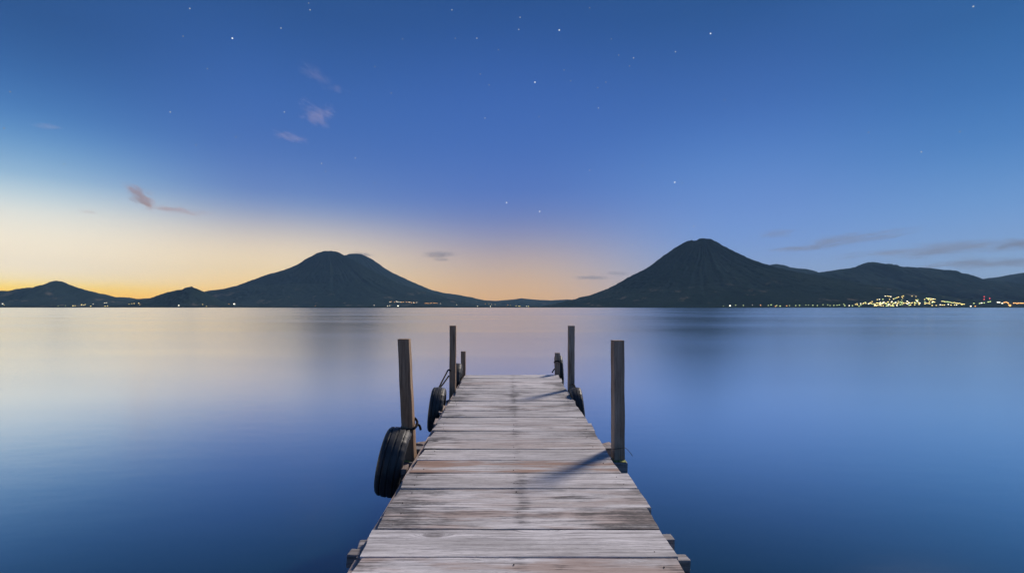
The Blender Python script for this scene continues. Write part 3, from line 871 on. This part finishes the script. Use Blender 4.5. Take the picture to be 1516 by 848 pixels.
for (x, y, key) in ((1437, 453.6, 'white'), (1444, 453.5, 'orange'), (1442, 449.3, 'green'), (1450.5, 449.4, 'green'), (1453, 448.8, 'white'), (1457, 448.5, 'green'), (1463, 447.3, 'green'), (1466, 446.8, 'green'), (1477, 447.8, 'white'), (1480, 448, 'white'), (1484, 449.3, 'white')):
    house(x, y, key, 1.0, CN[key] + ' lit house scattered around the two radio masts', G4 + ', ' + CN[key] + ' ones')
G5 = 'village lights at the foot of the flat topped volcano'
L5 = 'warm lit house of the small village at the foot of the flat topped volcano'
for x in np.linspace(577, 617, 17):
    if hr.random() < 0.9: house(x + hr.uniform(-.6, .6), 446.6 + (x - 577) * 0.03 + hr.uniform(-.4, .8), *(('white', .8, L5.replace('warm', 'white'), G5 + ', white ones') if hr.random() < .4 else ('orange', .8, L5.replace('warm', 'orange'), G5 + ', orange ones')))
for x in np.linspace(629, 647, 8): house(x + hr.uniform(-.6, .6), 449 + hr.uniform(-.3, .3), 'orange', .75, 'orange lit house in the short row beside the small village', 'short orange row beside the village')
for (x, y, s, key) in ((652, 449.5, .7, 'white'), (554, 452.3, .7, 'white'), (574, 453, .8, 'white'), (577, 452.6, .7, 'white'), (589.5, 453.2, 1.4, 'white'), (676, 451.3, .5, 'white')):
    house(x, y, key, s, 'lone white lit house outside the small village under the flat topped volcano', 'lone white lights outside the village')
G6 = 'lights below the far low ridge'
for (x, y, s, key) in ((707, 453.4, .8, 'white'), (718.5, 450, .6, 'orange'), (724, 450.3, .6, 'yellow'), (728, 450.8, .7, 'yellow'), (733, 450.8, .6, 'yellow'), (726, 453.6, .8, 'white'), (752, 451.5, .6, 'orange'), (756, 451.8, .5, 'yellow'),
                       (764, 453, .8, 'yellow'), (768, 453.4, 1., 'yellow'), (770, 453.4, .8, 'yellow'), (779.5, 453.5, .9, 'white'), (782.5, 453.6, .8, 'yellow')):
    house(x, y, key, s, CN[key] + ' lit house at the lake edge below the far low ridge', G6 + ', ' + CN[key] + ' ones')
G7 = 'lights under the yellow dawn band'
for (x, y, s, key) in ((4, 450, .9, 'white'), (6, 451.6, .6, 'yellow'), (86, 453, .5, 'green'), (97, 452.4, .5, 'green'), (108, 452.8, .8, 'yellow'), (111, 452.6, .6, 'yellow'), (121, 451.4, .9, 'yellow'), (124, 451.8, .8, 'yellow'), (126, 451, .6, 'yellow'),
                       (134.5, 453.4, .8, 'yellow'), (138, 450, .5, 'white'), (155, 448.6, .6, 'white'), (155.5, 453.4, .8, 'yellow'), (159, 453.2, .7, 'yellow'), (158, 448.2, .5, 'white'), (191, 450.2, .6, 'yellow'), (195, 449.6, .6, 'yellow'), (198.5, 449.4, .8, 'yellow'), (205.5, 449, .9, 'yellow'), (207, 450.8, .6, 'yellow')):
    house(x, y, key, s, CN[key] + ' lit house on the shore under the yellow dawn band', G7 + ', ' + CN[key] + ' ones')
G8 = 'lights at the foot of the knobby wooded hill'
for (x, y, s, key) in ((264.5, 452.4, 1., 'white'), (300, 450.8, .7, 'yellow'), (305.5, 453.6, .8, 'yellow'), (339, 450, .6, 'orange')):
    house(x, y, key, s, 'lone ' + CN[key] + ' lit house at the foot of the knobby wooded hill', G8 + ', ' + CN[key] + ' ones')
house(346.5, 450.6, 'white', 1.6, 'brightest white lit house at the foot of the broad volcano', None)
house(467, 452.6, 'orange', .5, 'faint lone orange lit house under the broad volcano', None)

# two radio masts with red beacons
def mast(x, y_top, y_base, beacons, label):
    b = hit(x, y_base)
    if b is None: return
    Y = b.y
    top = (ZC + (HY - y_top) / F * Y) - b.z
    root = empty('radio_mast', (b.x, b.y, b.z - 1.0))
    tag(root, label, 'radio mast', 'radio masts above the town')
    bm = bmesh.new()
    for (sx, sy) in ((-1, -1), (1, -1), (0, 1)):
        box_bm(bm, (sx * 0.9, sy * 0.9, top / 2 + 0.5), (0.25, 0.25, top + 1))
    z = 1.0
    while z < top:
        for (p, q) in (((-1, -1), (1, -1)), ((1, -1), (0, 1)), ((0, 1), (-1, -1))):
            a = Vector((p[0] * .9, p[1] * .9, z)); c = Vector((q[0] * .9, q[1] * .9, min(z + 3, top)))
            d = c - a
            box_bm(bm, (a + c) / 2, (0.12, 0.12, d.length), rot=d.to_track_quat('Z', 'Y').to_matrix())
        z += 3.0
    o = bm_obj('lattice', bm, M['steel']); o.parent = root
    for yb in beacons:
        zz = (ZC + (HY - yb) / F * Y) - b.z + 1.0
        bm = bmesh.new()
        bmesh.ops.create_cone(bm, cap_ends=True, segments=10, radius1=5.0, radius2=4.0, depth=8.0, matrix=Matrix.Translation((0, 0, zz)))
        o = bm_obj('beacon', bm, M['lamp_red']); o.parent = root
mast(1457, 438.0, 446.5, (439.2, 443.0), 'lattice radio mast with two red beacons, taller of the pair')
mast(1465.3, 440.5, 446.5, (441.8,), 'lattice radio mast with one red beacon, shorter of the pair')

# ================================================================== air
hz = NT('haze_air')
pv = hz.n('ShaderNodeVolumePrincipled', {'Color': (0.38, 0.68, 1.0), 'Density': HAZE_DENSITY, 'Anisotropy': 0.0})
hz.t.links.new(pv.outputs[0], hz.out.inputs['Volume'])
bm = bmesh.new()
box_bm(bm, (0, 11500, 1050), (43000, 29000, 2110))
haze = bm_obj('haze', bm, hz.m)
tag(haze, 'thin pale morning haze over the lake', 'haze', kind='stuff')

# ================================================================== clouds (volumes, beyond and above the haze)
cloud_base = None
def cloud(label, x, y, w, h, tilt, Y, tau, col, seed, soft=0.5, group='thin dawn clouds', rag=1.3, lump=1.9):
    k = Y / F
    c = at(x, y, Y)
    sx, sz = w * k / 2, h * k / 2
    sy = sx * 0.45
    bm = bmesh.new()
    bmesh.ops.create_icosphere(bm, subdivisions=3, radius=1.0)
    t = NT('cloud_vapour')
    tcn = t.n('ShaderNodeTexCoord')
    p = tcn.outputs['Object']
    ln = t.n('ShaderNodeVectorMath', {0: p}, operation='LENGTH').outputs['Value']
    asp = w / max(h, 1)
    q = t.vadd(t.vscale(p, (1.3 * min(asp, 6) ** 0.5, 0.8, 1.5)), (seed * 3.7, seed * 1.3, seed * 7.1))
    n = t.noise(q, 1.1, 3.0, 0.5, 0.3)
    n2 = t.noise(t.vscale(q, (1.0, 0.7, 2.6)), 2.6, 5.0, 0.65, 0.6)
    d = t.math('SUBTRACT', t.math('ADD', t.math('ADD', t.math('MULTIPLY', n, lump), t.math('MULTIPLY', n2, rag)), -1.05 - (rag - 1.3) * 0.5 - (lump - 1.9) * 0.5), ln)
    dens = t.mapr(d, -0.22, soft, 0.0, tau / (2 * sy))
    v = t.n('ShaderNodeVolumePrincipled', {'Color': col, 'Density': dens, 'Anisotropy': 0.2})
    t.t.links.new(v.outputs[0], t.out.inputs['Volume'])
    o = bm_obj('cloud', bm, t.m)
    o.location = c
    o.scale = (sx, sy, sz)
    o.rotation_euler = (0, R(tilt), 0)
    tag(o, label, 'cloud', group)
    return o
PK = (1.0, 0.86, 0.92); GR = (0.30, 0.34, 0.42); OR = (0.60, 0.38, 0.33)  # dawn pink and backlit dimness of the clouds mixed into their scatter colour
cloud('pinkish ragged cloud wisp, widest of the high wisps', 471, 170, 72, 52, 28, 16000, 0.45, PK, 1)
cloud('faint upper cloud wisp above the widest pinkish one', 466, 110, 80, 30, 32, 16000, 0.18, PK, 2)
cloud('very faint short cloud wisp right under the faint upper wisp', 498, 132, 50, 14, 12, 16000, 0.14, PK, 3)
cloud('slim pinkish cloud streak below the widest pinkish wisp', 431, 203, 78, 18, 13, 16000, 0.42, PK, 4)
cloud('brownish pink cloud puff over the small peaked hill', 207, 290, 66, 34, 30, 30000, 2.0, OR, 5)
cloud('long thin cloud tail trailing from the brownish pink puff', 262, 311, 120, 16, 6, 30000, 1.3, OR, 6)
cloud('tiny faint cloud streak in the cream part of the sky', 131, 314, 40, 7, 4, 30000, 0.5, OR, 7)
cloud('very faint cloud streak high over the cream part of the sky', 70, 187, 60, 10, 2, 20000, 0.25, PK, 8)
cloud('small dark lens shaped cloud between the two volcanoes', 650, 377, 84, 19, -1, 36000, 2.0, GR, 9, rag=0.5, lump=0.7)
cloud('small fainter cloud sliver under the dark lens shaped cloud', 655, 384.5, 46, 8, 0, 36000, 1.2, GR, 10, rag=0.5, lump=0.7)
cloud('thin dark cloud bar left of the conical volcano slope', 875, 411, 90, 10, 1, 36000, 2.0, GR, 11, rag=0.5, lump=0.7)
cloud('short cloud bar touching the conical volcano slope', 915, 405, 60, 11, 2, 36000, 1.3, GR, 12, rag=0.5, lump=0.7)
cloud('cap of cloud resting on the flat topped volcano', 537, 376.5, 52, 10, 5, 36000, 2.0, GR, 13, rag=0.5, lump=0.7)
cloud('faint mauve cloud patch right of the conical summit', 1152, 345, 86, 20, -3, 34000, 0.8, GR, 14)
cloud('long grey cloud streak over the rounded hilltop', 1262, 354, 240, 26, -7, 34000, 1.5, GR, 15)
cloud('lower thin cloud streak just over the rounded hilltop', 1185, 368, 140, 12, -3, 34000, 2.0, GR, 16)
cloud('broad grey cloud band over the long mountain ridge', 1390, 370, 360, 30, -3, 34000, 2.0, GR, 17)
cloud('thicker grey cloud end above the ridge beyond the masts', 1500, 362, 150, 28, -6, 34000, 1.9, GR, 18)
cloud('lowest grey cloud band touching the ridge beyond the masts', 1460, 390, 260, 24, -1, 34000, 1.9, GR, 19)

# ================================================================== stars
STARS = {
 'star_bright': [(344, 57), (750, 300), (828, 45), (792, 122), (999, 270), (1052, 50), (799, 313)],
 'star': [(281, 13), (459, 15), (416, 42), (706, 57), (669, 15), (718, 175), (526, 234), (476, 242), (421, 166), (770, 26), (768, 44), (1000, 77), (938, 86), (886, 160), (873, 252), (1027, 335), (896, 366), (936, 362), (1364, 225), (1441, 10), (252, 166), (888, 414)],
 'star_dim': [(271, 54), (674, 57), (738, 74), (711, 110), (724, 126), (307, 102), (15, 136), (6, 190), (579, 138), (555, 99), (349, 203), (290, 215), (482, 254), (555, 271), (95, 243), (697, 263), (873, 12), (905, 58), (916, 82), (932, 98), (835, 104), (845, 120), (897, 122), (885, 130), (1073, 148), (798, 173), (951, 246), (1010, 271), (1005, 302), (1421, 195), (1286, 196), (596, 58), (647, 317), (457, 5)],
}
bm = bmesh.new(); bmesh.ops.create_icosphere(bm, subdivisions=1, radius=1.0)
star_me = bpy.data.meshes.new('star'); bm.to_mesh(star_me); bm.free()
SL_ = {'star_bright': ('bright white star standing out in the blue sky', 'brightest stars', 0.62), 'star': ('medium white star in the blue sky', 'medium stars', 0.52), 'star_dim': ('very faint tiny star in the blue sky', 'faint stars', 0.48)}
for key, lst in STARS.items():
    me = star_me.copy(); me.materials.append(M[key])
    for (x, y) in lst:
        p = at(x, y, 150000)
        o = bpy.data.objects.new('star', me); COL.objects.link(o)
        o.location = p
        rad = SL_[key][2] * (p - org).length / (F * 1024 / 1516)
        o.scale = (rad,) * 3
        tag(o, SL_[key][0], 'star', SL_[key][1])
print('houses', n_house)
